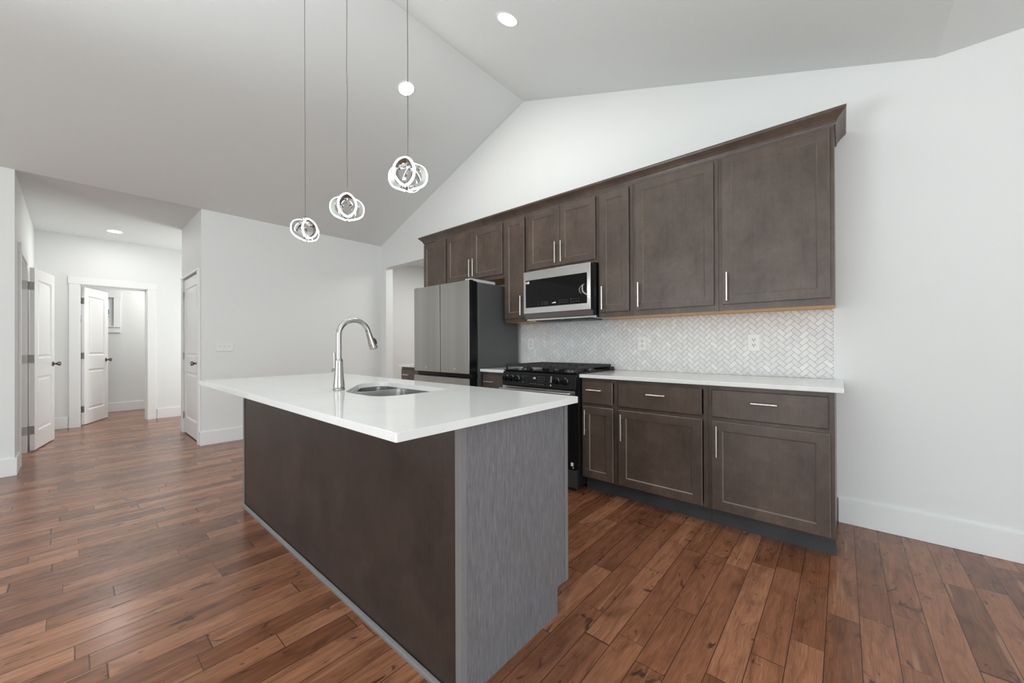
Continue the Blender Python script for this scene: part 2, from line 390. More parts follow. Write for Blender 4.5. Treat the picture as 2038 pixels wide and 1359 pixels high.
# panes closing the two unseen openings
w = struct('window_2', B((XR+0.02, XR+0.07, -2.3, 1.1, 0.3, 0.36), (XR+0.02, XR+0.07, -2.3, 1.1, 2.29, 2.35), (XR+0.02, XR+0.07, -2.3, -2.24, 0.36, 2.29), (XR+0.02, XR+0.07, 1.04, 1.1, 0.36, 2.29), (XR+0.02, XR+0.07, -0.63, -0.57, 0.36, 2.29)), M['trim'])
struct('window_glass', B((XR+0.04, XR+0.05, -2.24, 1.04, 0.36, 2.29)), M['glass'], w)
w = struct('window_3', B((-3.9, 0.7, YF-0.07, YF-0.02, 0.35, 0.41), (-3.9, 0.7, YF-0.07, YF-0.02, 2.29, 2.35), (-3.9, -3.84, YF-0.07, YF-0.02, 0.41, 2.29), (0.64, 0.7, YF-0.07, YF-0.02, 0.41, 2.29), (-1.63, -1.57, YF-0.07, YF-0.02, 0.41, 2.29)), M['trim'])
struct('window_glass', B((-3.84, 0.64, YF-0.05, YF-0.04, 0.41, 2.29)), M['glass'], w)

# hall walls
DL0, DL1, DH = -6.70, -6.02, 2.04                    # opening of the hall's left door
struct('wall_hall_left', B((XHB, DL0, HY0-T, HY0, 0, EAVE), (DL1, XL-T, HY0-T, HY0, 0, EAVE), (DL0, DL1, HY0-T, HY0, DH, EAVE)), M['wall'])
DR0, DR1 = -6.66, -5.76                              # closet door in the hall's right wall
XC = -6.80
struct('wall_hall_right', B((XC, DR0-0.005, HY1, HY1+T, 0, EAVE), (DR1+0.005, XL-T, HY1, HY1+T, 0, EAVE), (DR0-0.005, DR1+0.005, HY1, HY1+T, 2.03, EAVE), (XC, XC+T, HY1+T, 2.5, 0, EAVE)), M['wall'])
BD0, BD1, BDH = 0.065, 0.765, 2.035                  # back door opening
struct('wall_hall_back', B((XHB-T, XHB, -2.2, BD0, 0, EAVE), (XHB-T, XHB, BD1, 2.62, 0, EAVE), (XHB-T, XHB, BD0, BD1, BDH, EAVE)), M['wall'])
struct('wall_hall_end', B((XHB, XC+T, 2.5, 2.62, 0, EAVE)), M['wall'])
struct('wall_side_room', B((XHB, XL-T, -2.2, -2.08, 0, EAVE)), M['wall'])
XW = -9.75; WY0, WY1, WZ0, WZ1 = -0.30, 0.47, 1.50, 2.005
struct('wall_back_room', B((XW-0.14, XW, -1.2, WY0, 0, EAVE), (XW-0.14, XW, WY1, 1.9, 0, EAVE), (XW-0.14, XW, WY0, WY1, 0, WZ0), (XW-0.14, XW, WY0, WY1, WZ1, EAVE),
        (XW, XHB-T, 1.78, 1.9, 0, EAVE), (XW, XHB-T, -1.2, -1.08, 0, EAVE)), M['wall'])
# pantry beyond the drywall opening
struct('wall_pantry', B((-6.6, -2.9, 5.1, 5.22, 0, EAVE), (-6.6, -6.48, YB+T, 5.1, 0, EAVE), (-3.02, -2.9, YB+T, 5.1, 0, EAVE)), M['wall'])

# baseboards
def bb(name, *bxs): return struct(name, B(*bxs), M['trim'], bevel=0.003)
BH, BT = 0.156, 0.015
bb('baseboard_back', (-0.028, XR, YB-BT, YB, 0, BH))
bb('baseboard_left', (XL, XL+BT, HY1-BT, YB, 0, BH), (XL, XL+BT, YF, HY0+BT, 0, BH), (XL-0.06, XL, HY1-BT, HY1, 0, BH), (DL1+0.09, XL, HY0, HY0+BT, 0, BH))
bb('baseboard_hall', (XHB, XHB+BT, HY0, BD0-0.11, 0, BH), (XHB, XHB+BT, BD1+0.11, 2.5, 0, BH), (XHB, DL0-0.09, HY0, HY0+BT, 0, BH),
   (XC-BT, DR0-0.09, HY1-BT, HY1, 0, BH), (XC-BT, XC, HY1, 2.5, 0, BH))
bb('baseboard_back_room', (XW, XW+BT, -1.08, 1.78, 0, BH))
bb('baseboard_pantry', (-6.48, -3.02, 5.1-BT, 5.1, 0, BH))

# casings
CW, CT_ = 0.098, 0.017
struct('trim_1', B((XHB, XHB+CT_, BD0-CW, BD0, 0, BDH), (XHB, XHB+CT_, BD1, BD1+CW, 0, BDH), (XHB, XHB+CT_+0.004, BD0-CW-0.008, BD1+CW+0.008, BDH, BDH+0.105),
   (XHB-T, XHB, BD0-0.001, BD0+0.012, 0, BDH), (XHB-T, XHB, BD1-0.012, BD1+0.001, 0, BDH), (XHB-T, XHB, BD0+0.012, BD1-0.012, BDH-0.012, BDH+0.001),
   (XHB-0.075, XHB-0.04, BD0+0.012, BD1-0.012, BDH-0.026, BDH-0.012), (XHB-0.075, XHB-0.04, BD1-0.024, BD1-0.012, 0, BDH-0.012)), M['trim'], bevel=0.002)
struct('trim_2', B((DL1, DL1+0.085, HY0, HY0+CT_, 0, DH), (DL0-0.085, DL0, HY0, HY0+CT_, 0, DH), (DL0-0.09, DL1+0.09, HY0, HY0+CT_+0.004, DH, DH+0.10),
   (DL0-0.001, DL0+0.012, HY0-T, HY0+CT_+0.0005, 0, DH), (DL1-0.012, DL1+0.001, HY0-T, HY0+0.001, 0, DH), (DL0+0.012, DL1-0.012, HY0-T, HY0+0.001, DH-0.012, DH+0.001)), M['trim'], bevel=0.002)
struct('trim_3', B((DR0-0.09, DR0-0.005, HY1-CT_, HY1, 0, 2.03), (DR1+0.005, DR1+0.09, HY1-CT_, HY1, 0, 2.03), (DR0-0.09, DR1+0.09, HY1-CT_-0.004, HY1, 2.03, 2.055)), M['trim'], bevel=0.002)

# ------------------------------------------------------------------ interior doors (two moulded panels)
def door_leaf(W, H, TH):
    """leaf along +x from the hinge, faces at y=0 and y=-TH"""
    bm = bmesh.new()
    s = 0.105
    pans = [(s, W-s, 0.20, 0.80), (s, W-s, 1.00, H-0.12)]
    for side in (0, 1):
        y0 = 0 if side == 0 else -TH; sg = -1 if side == 0 else 1
        xs = [0, s, W-s, W]; zs = [0, 0.20, 0.80, 1.00, H-0.12, H]
        for i in range(3):
            for k in range(5):
                if i == 1 and k in (1, 3):
                    x0, x1, z0, z1 = xs[i], xs[i+1], zs[k], zs[k+1]
                    loops = []
                    for off, dep in ((0, 0), (0.012, 0.011), (0.030, 0.011), (0.045, 0.003)):
                        loops.append([bm.verts.new((a, y0+sg*dep, b)) for a, b in ((x0+off, z0+off), (x1-off, z0+off), (x1-off, z1-off), (x0+off, z1-off))])
                    for a, b in zip(loops, loops[1:]):
                        for j in range(4): bm.faces.new((a[j], a[(j+1) % 4], b[(j+1) % 4], b[j]))
                    bm.faces.new(loops[-1])
                else:
                    bm.faces.new([bm.verts.new((a, y0, b)) for a, b in ((xs[i], zs[k]), (xs[i+1], zs[k]), (xs[i+1], zs[k+1]), (xs[i], zs[k+1]))])
    for p in (((0, 0), (0, -TH)), ((W, 0), (W, -TH))):
        bm.faces.new([bm.verts.new((p[0][0], p[0][1], 0)), bm.verts.new((p[1][0], p[1][1], 0)), bm.verts.new((p[1][0], p[1][1], H)), bm.verts.new((p[0][0], p[0][1], H))])
    for z in (0, H): bm.faces.new([bm.verts.new(q) for q in ((0, 0, z), (W, 0, z), (W, -TH, z), (0, -TH, z))])
    bmesh.ops.remove_doubles(bm, verts=bm.verts, dist=0.0004)
    return bm
def knob_bm(x, z, TH, sides):
    bm = bmesh.new()
    for s in sides:
        y0 = 0 if s > 0 else -TH
        lathe(bm, [(0.030, 0), (0.030, s*0.006), (0.013, s*0.012), (0.011, s*0.030), (0.020, s*0.038), (0.027, s*0.050), (0.025, s*0.062), (0.012, s*0.068)], (x, y0, z), 'y', 20)
    return bm
def interior_door(n, W, H, TH, loc, rz, knob_sides, hinge_side, label=None):
    d = struct('door_%d' % n, door_leaf(W, H, TH), M['door'])
    struct('door_knob', knob_bm(W-0.065, 0.925, TH, knob_sides), M['knob'], d, smooth=True, label='dark round door knob')
    for z in (0.22, 1.0, 1.80):
        bm = bmesh.new()
        if hinge_side == 'edge':
            box(bm, -0.003, -0.0002, -TH+0.002, 0.012, z-0.045, z+0.045)
            tube(bm, [(-0.004, 0.014, z-0.045), (-0.004, 0.014, z+0.045)], 0.005, 10)
        else:
            tube(bm, [(-0.005, 0.006, z-0.045), (-0.005, 0.006, z+0.045)], 0.007, 10)
        struct('hinge', bm, M['hinge'], d, smooth=True)
    d.location = loc; d.rotation_euler = (0, 0, rz)
    return d
# hall left door, folded back against the hall wall
a1 = math.atan2(0.128, -0.664)
d = interior_door(2, 0.665, 2.0, 0.035, (-6.742, -0.304, 0.012), a1, (1, -1), 'edge')
# closet door, shut, face towards the hall
def closet():
    W = DR1-DR0
    d = struct('door_3', door_leaf(W-0.006, 2.0, 0.035), M['door'])
    struct('door_knob', knob_bm(W-0.075, 0.925, 0.035, (-1,)), M['knob'], d, smooth=True, label='dark round door knob')
    for z in (0.22, 1.0, 1.80):
        bm = bmesh.new(); tube(bm, [(0.0, -0.042, z-0.045), (0.0, -0.042, z+0.045)], 0.007, 10); box(bm, -0.004, 0.012, -0.0375, -0.035, z-0.045, z+0.045)
        struct('hinge', bm, M['hinge'], d, smooth=True)
    d.location = (DR0+0.003, HY1+0.04, 0.014)
closet()
# back-room door, swung into the back room
a2 = math.atan2(0.253, -0.592)
interior_door(1, 0.66, 2.0, 0.035, (XHB-T-0.012, 0.083, 0.012), a2, (1, -1), 'edge')
# jamb hinge leaves of the two open doors
tr = bpy.data.objects['trim_2']
for z in (0.235, 1.012, 1.812):
    struct('hinge_leaf', B((DL0+0.0121, DL0+0.0145, HY0-0.022, HY0+CT_+0.002, z-0.045, z+0.045)), M['hinge'], tr, bevel=0.001, label='satin metal hinge leaf')
tr = bpy.data.objects['trim_1']
for z in (0.235, 1.012, 1.812):
    struct('hinge_leaf', B((XHB-T+0.002, XHB-T+0.034, BD0+0.012, BD0+0.0145, z-0.045, z+0.045)), M['hinge'], tr, bevel=0.001, label='satin metal hinge leaf')

# back-room window with outdoors behind
w = struct('window_1', B((XW, XW+0.02, WY0-0.09, WY0, WZ0-0.0, WZ1), (XW, XW+0.02, WY1, WY1+0.085, WZ0, WZ1), (XW, XW+0.022, WY0-0.1, WY1+0.095, WZ1, WZ1+0.10), (XW, XW+0.02, WY0-0.09, WY1+0.085, WZ0-0.11, WZ0-0.015), (XW, XW+0.035, WY0-0.09, WY1+0.085, WZ0-0.015, WZ0)), M['trim'], bevel=0.002)
struct('window_frame', B((XW-0.06, XW-0.015, WY0, WY0+0.05, WZ0, WZ1), (XW-0.06, XW-0.015, WY1-0.05, WY1, WZ0, WZ1), (XW-0.06, XW-0.015, WY0+0.05, WY1-0.05, WZ0, WZ0+0.05), (XW-0.06, XW-0.015, WY0+0.05, WY1-0.05, WZ1-0.05, WZ1)), M['plastic'], w, bevel=0.003)
struct('window_glass', B((XW-0.040, XW-0.035, WY0+0.05, WY1-0.05, WZ0+0.05, WZ1-0.05)), M['glass'], w)
struct('ground_outside', B((-60, -10.2, -30, 30, -0.6, -0.4)), M['lawn'])
def tree(loc, h, r, n):
    t = thing('tree', 'leafy green tree outside the back room window', 'tree', loc)
    bm = bmesh.new(); tube(bm, [loc, (loc[0]+0.1, loc[1], loc[2]+h*0.6)], [0.16, 0.08], 10); obj('trunk', bm, M['bark'], t)
    bm = bmesh.new(); rr = random.Random(3)
    for i in range(n):
        a = rr.uniform(0, 6.283); q = rr.random()**0.5*r; z = rr.uniform(-0.5, 0.5)*h*0.75
        c = Vector((loc[0]+q*math.cos(a), loc[1]+q*math.sin(a), loc[2]+h*0.58+z))
        s = rr.uniform(0.10, 0.22); d = Vector((rr.uniform(-1, 1), rr.uniform(-1, 1), rr.uniform(-0.6, 0.6))).normalized()
        e = d.cross(Vector((0, 0, 1))).normalized()*s*0.45
        bm.faces.new([bm.verts.new(p) for p in (c-d*s, c+e, c+d*s, c-e)])
    obj('foliage', bm, M['leaf'], t)
tree((-17.5, 0.6, -0.4), 2.75, 2.4, 2600)

# ------------------------------------------------------------------ cabinets
YU = YB-0.326; YUD = YB-0.346                        # upper face frame and door face
YBF = YB-0.61; YBD = YB-0.63                         # base face frame and door face
ZU0, ZU1 = 1.369, 2.412
ST = 0.056
def shaker(x0, x1, z0, z1, yf, th=0.019):
    """recessed-panel door: face at yf looking towards -y"""
    bm = bmesh.new()
    def loop(o, y): return [bm.verts.new((a, y, b)) for a, b in ((x0+o, z0+o), (x1-o, z0+o), (x1-o, z1-o), (x0+o, z1-o))]
    Ls = [loop(0, yf+th), loop(0, yf+0.0025), loop(0.0025, yf), loop(ST, yf), loop(ST+0.0055, yf+0.0075), loop(ST+0.006, yf+0.008)]
    for a, b in zip(Ls, Ls[1:]):
        for j in range(4): bm.faces.new((a[j], a[(j+1) % 4], b[(j+1) % 4], b[j]))
    bm.faces.new(Ls[-1]); bm.faces.new(Ls[0])
    for f in bm.faces:                                  # eased edges coloured lighter, as if catching the light
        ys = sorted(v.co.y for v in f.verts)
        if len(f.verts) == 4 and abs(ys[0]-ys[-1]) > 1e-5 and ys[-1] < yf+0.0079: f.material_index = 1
    return bm
def slab_front(x0, x1, z0, z1, yf, th=0.019):
    bm = bmesh.new()
    def loop(o, y): return [bm.verts.new((a, y, b)) for a, b in ((x0+o, z0+o), (x1-o, z0+o), (x1-o, z1-o), (x0+o, z1-o))]
    Ls = [loop(0, yf+th), loop(0, yf+0.004), loop(0.004, yf)]
    for a, b in zip(Ls, Ls[1:]):
        for j in range(4): bm.faces.new((a[j], a[(j+1) % 4], b[(j+1) % 4], b[j]))
    bm.faces.new(Ls[-1]); bm.faces.new(Ls[0])
    return bm
def pull(name, p0, p1, yf, parent):
    """bar pull between two points on the face plane yf"""
    bm = bmesh.new(); a = Vector((p0[0], yf-0.030, p0[1])); b = Vector((p1[0], yf-0.030, p1[1]))
    tube(bm, [a, b], 0.0058, 14)
    for f in (0.16, 0.84):
        q = a.lerp(b, f); tube(bm, [(q.x, yf, q.z), (q.x, yf-0.030, q.z)], 0.0042, 10)
    return obj(name, bm, M['nickel'], parent, smooth=True)
G_ = 0.0006
def upper(name, label, x0, x1, z0, doors, cat='cabinet', seam=True):
    t = thing(name, label, cat, ((x0+x1)/2, YB, z0))
    x0 += G_; x1 -= G_
    bm = B((x0, x0+0.016, YU+0.019, YB-0.002, z0+0.006, ZU1), (x1-0.016, x1, YU+0.019, YB-0.002, z0+0.006, ZU1), (x0+0.016, x1-0.016, YU+0.019, YB-0.002, ZU1-0.016, ZU1), (x0+0.016, x1-0.016, YB-0.012, YB-0.002, z0+0.012, ZU1-0.016))
    obj('cabinet_body', bm, M['cab'], t)
    fs = 0.028
    bm = B((x0, x0+fs, YU, YU+0.019, z0, ZU1), (x1-fs, x1, YU, YU+0.019, z0, ZU1), (x0+fs, x1-fs, YU, YU+0.019, z0, z0+0.045), (x0+fs, x1-fs, YU, YU+0.019, ZU1-0.03, ZU1))
    obj('face_frame', bm, M['cab'], t, bevel=0.0008)
    obj('bottom_panel', B((x0+0.001, x1-0.001, YU+0.0195, YB-0.0125, z0+0.001, z0+0.0055)), M['underwood'], t, label='raw orange maple underside')
    for (a, b, dz0, dz1, hx) in doors:
        d = obj('door', shaker(a, b, dz0, dz1, YUD), [M['cab'], M['edgeglint']], t)
        if hx is not None: pull('handle', (hx, dz0+0.021), (hx, dz0+0.211), YUD, d)
    return t
ZD0, ZD1 = 1.411, 2.394
X0, X1, X2, X3, X4, X5, X6, X7 = -0.033, -0.643, -1.253, -1.558, -2.320, -2.625, -3.539, -3.990
upper('upper_cabinet', 'brown upper cabinet at the far left end, narrow, half hidden by the refrigerator', X7, X6, ZU0, [(-3.975, -3.556, ZD0, ZD1, -3.60)])
upper('upper_cabinet', 'short brown two-door upper cabinet above the refrigerator', X6, X5, 1.83, [(-3.523, -3.0875, 1.872, ZD1, -3.115), (-3.0815, -2.645, 1.872, ZD1, -3.056)])
upper('upper_cabinet', 'tall narrow brown upper cabinet between refrigerator and microwave', X5, X4, ZU0, [(-2.610, -2.353, ZD0, ZD1, -2.381)])
upper('upper_cabinet', 'short brown two-door upper cabinet directly above the microwave', X4, X3, 1.835, [(-2.303, -1.9425, 1.865, ZD1, -1.973), (-1.9375, -1.579, 1.865, ZD1, -1.909)])
upper('upper_cabinet', 'tall narrow brown upper cabinet just right of the microwave', X3, X2, ZU0, [(-1.536, -1.283, ZD0, ZD1, -1.506)])
upper('upper_cabinet', 'wide brown single-door upper cabinet with warm glare on its lower half', X2, X1, ZU0, [(-1.226, -0.671, ZD0, ZD1, -1.197)])
upper('upper_cabinet', 'wide brown single-door upper cabinet at the right end of the run', X1, X0, ZU0, [(-0.617, -0.054, ZD0, ZD1, -0.587)])

# crown moulding wrapping the upper run
def crown():
    bm = bmesh.new()
    prof = [(0.000, 0.0), (0.008, 0.0), (0.010, 0.010), (0.016, 0.022), (0.028, 0.038), (0.042, 0.052), (0.052, 0.060), (0.056, 0.068), (0.056, 0.076), (0.0, 0.076)]
    z = ZU1+0.0008
    path = [('L', X7+0.0006, YB-0.001), ('C', X7+0.0006, YU), ('C', X0-0.0006, YU), ('R', X0-0.0006, YB-0.001)]
    rings = []
    for i, (k, x, y) in enumerate(path):
        ring = []
        for o, h in prof:
            sx = -o if i < 2 else o; sy = -o if i in (1, 2) else 0.0
            ring.append(bm.verts.new((x+sx, y+sy, z+h)))
        rings.append(ring)
    n = len(prof)
    for a, b in zip(rings, rings[1:]):
        for j in range(n): bm.faces.new((a[j], a[(j+1) % n], b[(j+1) % n], b[j]))
    bm.faces.new(rings[0]); bm.faces.new(rings[-1])
    tag(obj('crown_molding', bm, M['cab']), 'dark brown crown molding running along the top of the upper cabinets', 'molding')
crown()

# base cabinets
ZT = 0.1143; ZBT = 0.8865
def base(name, label, x0, x1, doors, drawers, right_end=False):
    t = thing(name, label, 'cabinet', ((x0+x1)/2, YB, 0))
    x0 += G_; x1 -= G_
    bm = B((x0, x0+0.016, YBF+0.019, YB-0.002, ZT, ZBT), (x1-0.016, x1, YBF+0.019, YB-0.002, ZT, ZBT), (x0+0.016, x1-0.016, YBF+0.019, YB-0.002, ZT, ZT+0.016), (x0+0.016, x1-0.016, YB-0.012, YB-0.002, ZT+0.016, ZBT))
    obj('cabinet_body', bm, M['cab'], t)
    fs = 0.028
    bm = B((x0, x0+fs, YBF, YBF+0.019, ZT, ZBT), (x1-fs, x1, YBF, YBF+0.019, ZT, ZBT), (x0+fs, x1-fs, YBF, YBF+0.019, ZT, ZT+0.025), (x0+fs, x1-fs, YBF, YBF+0.019, ZBT-0.03, ZBT), (x0+fs, x1-fs, YBF, YBF+0.019, 0.662, 0.70))
    obj('face_frame', bm, M['cab'], t, bevel=0.0008)
    bm = B((x0, x1, YBF+0.075, YBF+0.087, 0.0, ZT-0.0005), (x0, x0+0.014, YBF+0.087, YB-0.02, 0, ZT-0.0005), (x1-0.014, x1, YBF+0.087, YB-0.02, 0, ZT-0.0005))
    obj('toe_kick', bm, M['toekick'], t, label='dark recessed toe kick')
    for (a, b, hx) in doors:
        d = obj('door', shaker(a, b, 0.125, 0.668, YBD), [M['cab'], M['edgeglint']], t)
        pull('handle', (hx, 0.453), (hx, 0.643), YBD, d)
    for (a, b, hx) in drawers:
        d = obj('drawer', slab_front(a, b, 0.692, 0.862, YBD), M['cab'], t)
        pull('handle', (hx-0.064, 0.797), (hx+0.064, 0.797), YBD, d)
    return t
base('base_cabinet', 'brown base cabinet beyond the left side of the refrigerator, mostly hidden', -4.058, -3.606, [(-4.03, -3.63, -3.66)], [(-4.04, -3.625, -3.90)])
base('base_cabinet', 'narrow brown base cabinet squeezed between refrigerator and range', -2.660, -2.3225, [(-2.640, -2.345, -2.37)], [(-2.640, -2.345, -2.537)])
base('base_cabinet', 'narrow brown base cabinet just right of the range', -1.5555, X2, [(-1.536, -1.283, -1.506)], [(-1.540, -1.287, -1.425)])
base('base_cabinet', 'wide brown base cabinet in the middle, between narrow cabinet and end cabinet', X2, X1, [(-1.240, -0.676, -1.211)], [(-1.242, -0.678, -0.960)])
base('base_cabinet', 'wide brown base cabinet at the right end under the countertop', X1, X0, [(-0.618, -0.053, -0.589)], [(-0.620, -0.058, -0.343)])

# countertops along the wall
YCF = YB-0.648; ZC0, ZC1 = 0.8875, 0.914
def counter(label, x0, x1):
    o = obj('countertop', B((x0, x1, YCF, YB-0.001, ZC0, ZC1)), M['quartz'], None, bevel=0.003)
    tag(o, label, 'countertop')
counter('white quartz countertop on the cabinets right of the range', -1.5555, 0.003)
counter('short white quartz countertop between refrigerator and range', -2.662, -2.3225)
counter('small white quartz countertop end showing left of the refrigerator', -4.078, -3.604)

# ------------------------------------------------------------------ herringbone backsplash
def backsplash():
    x0, x1, z0, z1 = -2.668, -0.044, ZC1+0.001, ZU0-0.001
    root = thing('backsplash', 'white marble herringbone tile backsplash between countertop and upper cabinets', 'backsplash', ((x0+x1)/2, YB, z0))
    obj('grout_bed', B((x0, x1, YB-0.006, YB-0.0005, z0, z1)), M['grout'], root)
    Wd, Ln = 0.0300, 0.0600; gp = 0.0011
    bm = bmesh.new(); c, s = math.cos(math.pi/4), math.sin(math.pi/4)
    def rect(u0, u1, v0, v1):
        pts = [(u0+gp, v0+gp), (u1-gp, v0+gp), (u1-gp, v1-gp), (u0+gp, v1-gp)]
        P = [(x0+(u*c-v*s), z0+(u*s+v*c)) for u, v in pts]
        if max(p[0] for p in P) < x0 or min(p[0] for p in P) > x1 or max(p[1] for p in P) < z0 or min(p[1] for p in P) > z1: return
        cx = sum(p[0] for p in P)/4; cz = sum(p[1] for p in P)/4
        top = [bm.verts.new((cx+(p[0]-cx)*0.985, YB-0.0085, cz+(p[1]-cz)*0.985)) for p in P]
        bot = [bm.verts.new((p[0], YB-0.0061, p[1])) for p in P]
        bm.faces.new(top)
        for j in range(4): bm.faces.new((top[j], bot[j], bot[(j+1) % 4], top[(j+1) % 4]))
    # herringbone of 1:2 tiles: L-pairs repeat on a lattice
    R = 90
    for i in range(-R, R):
        for j in range(-R, R):
            k = (i-j) % 4
            if k == 0: rect(i*Wd, i*Wd+Ln, j*Wd, j*Wd+Wd)
            elif k == 3: rect(i*Wd, i*Wd+Wd, j*Wd, j*Wd+Ln)
    for co, no in (((x0, 0, 0), (-1, 0, 0)), ((x1, 0, 0), (1, 0, 0)), ((0, 0, z0), (0, 0, -1)), ((0, 0, z1), (0, 0, 1))):
        bmesh.ops.bisect_plane(bm, geom=bm.verts[:]+bm.edges[:]+bm.faces[:], plane_co=co, plane_no=no, clear_outer=True)
    obj('tiles', bm, M['marble'], root)
    obj('edge_strip', B((-0.0435, -0.0375, YB-0.010, YB-0.0005, z0, z1)), M['trim'], root, label='thin white edging at the right end of the tile')
backsplash()

# ------------------------------------------------------------------ outlets and switch
def outlet(xc, zc, label):
    t = thing('outlet', label, 'outlet', (xc, YB-0.009, zc), 'wall outlets on the tile backsplash')
    y = YB-0.0086
    bm = bmesh.new(); prism(bm, round_poly([(xc-0.038, zc-0.060, 0.004), (xc+0.038, zc-0.060, 0.004), (xc+0.038, zc+0.060, 0.004), (xc-0.038, zc+0.060, 0.004)], 3), 'y', y, y-0.006)
    obj('cover_plate', bm, M['plastic'], t, bevel=0.0015)
    for dz in (0.0195, -0.0195):
        bm = bmesh.new(); prism(bm, round_poly([(xc-0.016, zc+dz-0.0145, 0.007), (xc+0.016, zc+dz-0.0145, 0.007), (xc+0.016, zc+dz+0.0145, 0.007), (xc-0.016, zc+dz+0.0145, 0.007)], 4), 'y', y-0.006, y-0.0075)
        r = obj('receptacle', bm, M['plastic'], t)
        bm = B((xc-0.0085, xc-0.0050, y-0.0079, y-0.0072, zc+dz-0.001, zc+dz+0.009), (xc+0.0050, xc+0.0085, y-0.0079, y-0.0072, zc+dz-0.001, zc+dz+0.009))
        lathe(bm, [(0.0036, 0), (0.0036, -0.0005)], (xc, y-0.0074, zc+dz-0.007), 'y', 10)
        obj('slots', bm, M['dark'], r)
outlet(-2.536, 1.151, 'white outlet on the tile behind the range, nearest the refrigerator')
outlet(-1.312, 1.151, 'white outlet on the tile, the middle one right of the range')
outlet(-0.487, 1.153, 'white outlet on the tile nearest the right end of the counter')
def switch():
    y0, y1, z0, z1 = 1.100, 1.265, 1.082, 1.196
    t = thing('switch_plate', 'white triple toggle switch plate on the wall behind the faucet', 'light switch', (XL, (y0+y1)/2, z0))
    obj('cover_plate', B((XL+0.0005, XL+0.006, y0, y1, z0, z1)), M['plastic'], t, bevel=0.002)
    for k in range(3):
        yc = (y0+y1)/2+(k-1)*0.046; zc = (z0+z1)/2
        bm = bmesh.new()
        box(bm, XL+0.006, XL+0.0068, yc-0.005, yc+0.005, zc-0.012, zc+0.012)
        prism(bm, [(XL+0.0068, zc-0.002), (XL+0.0068, zc+0.008), (XL+0.019, zc+0.013), (XL+0.019, zc+0.006)], 'y', yc-0.0035, yc+0.0035)
        obj('toggle', bm, M['plastic'], t)
switch()

# ------------------------------------------------------------------ refrigerator
def fridge():
    x0, x1, xs, yf = -3.585, -2.678, -3.131, 2.449
    t = thing('refrigerator', 'dark stainless french-door refrigerator in the cabinet run', 'refrigerator', ((x0+x1)/2, 2.85, 0))
    obj('body', B((-3.535, x1-0.0, 2.562, 3.15, 0.02, 1.752)), M['fridgeside'], t, bevel=0.003, label='dark grey cabinet sides')
    for a, b, lx in ((x0, xs-0.0025, -3.368), (xs+0.0025, x1-0.012, -2.905)):
        d = obj('door', B((a, b, yf+0.006, yf+0.10, 0.868, 1.765)), M['black'], t, bevel=0.004)
        obj('door_skin', B((a+0.0035, b-0.0035, yf, yf+0.0055, 0.868, 1.765)), M['fridge'], d, bevel=0.002, label='dark stainless door front')
        bm = bmesh.new(); box(bm, lx-0.008, lx+0.008, yf-0.0008, yf-0.0001, 0.901, 0.919)
        lb = obj('badge', bm, M['label'], d, label='tiny white square badge')
        obj('badge_mark', B((lx-0.003, lx+0.003, yf-0.0012, yf-0.0008, 0.905, 0.912)), M['fridgeside'], d)
    obj('recess', B((x0+0.006, x1-0.014, yf+0.045, yf+0.11, 0.824, 0.867)), M['black'], t, label='black recessed grip channel')
    d = obj('freezer_drawer', B((x0, x1-0.012, yf+0.006, yf+0.10, 0.44, 0.822)), M['black'], t, bevel=0.004)
    obj('door_skin', B((x0, x1-0.012, yf, yf+0.0055, 0.44, 0.822)), M['fridge'], d, bevel=0.002, label='dark stainless drawer front')
    d = obj('freezer_drawer', B((x0, x1-0.012, yf+0.006, yf+0.10, 0.06, 0.425)), M['black'], t, bevel=0.004)
    obj('door_skin', B((x0, x1-0.012, yf, yf+0.0055, 0.06, 0.425)), M['fridge'], d, bevel=0.002, label='dark stainless drawer front')
    for a, b in ((x0+0.005, x0+0.07), (x1-0.085, x1-0.006)):
        obj('hinge_cover', B((a, b, yf+0.015, yf+0.055, 1.766, 1.779), (a+0.01, b-0.006, yf+0.055, yf+0.36, 1.754, 1.782)), M['hingecap'], t, bevel=0.003, label='light grey hinge cover')
    for x in (x0+0.06, x1-0.06):
        for y in (2.62, 3.08):
            bm = bmesh.new(); lathe(bm, [(0.02, 0), (0.02, 0.0195)], (x, y, 0.0), 'z', 14); obj('foot', bm, M['blackmatte'], t)
fridge()

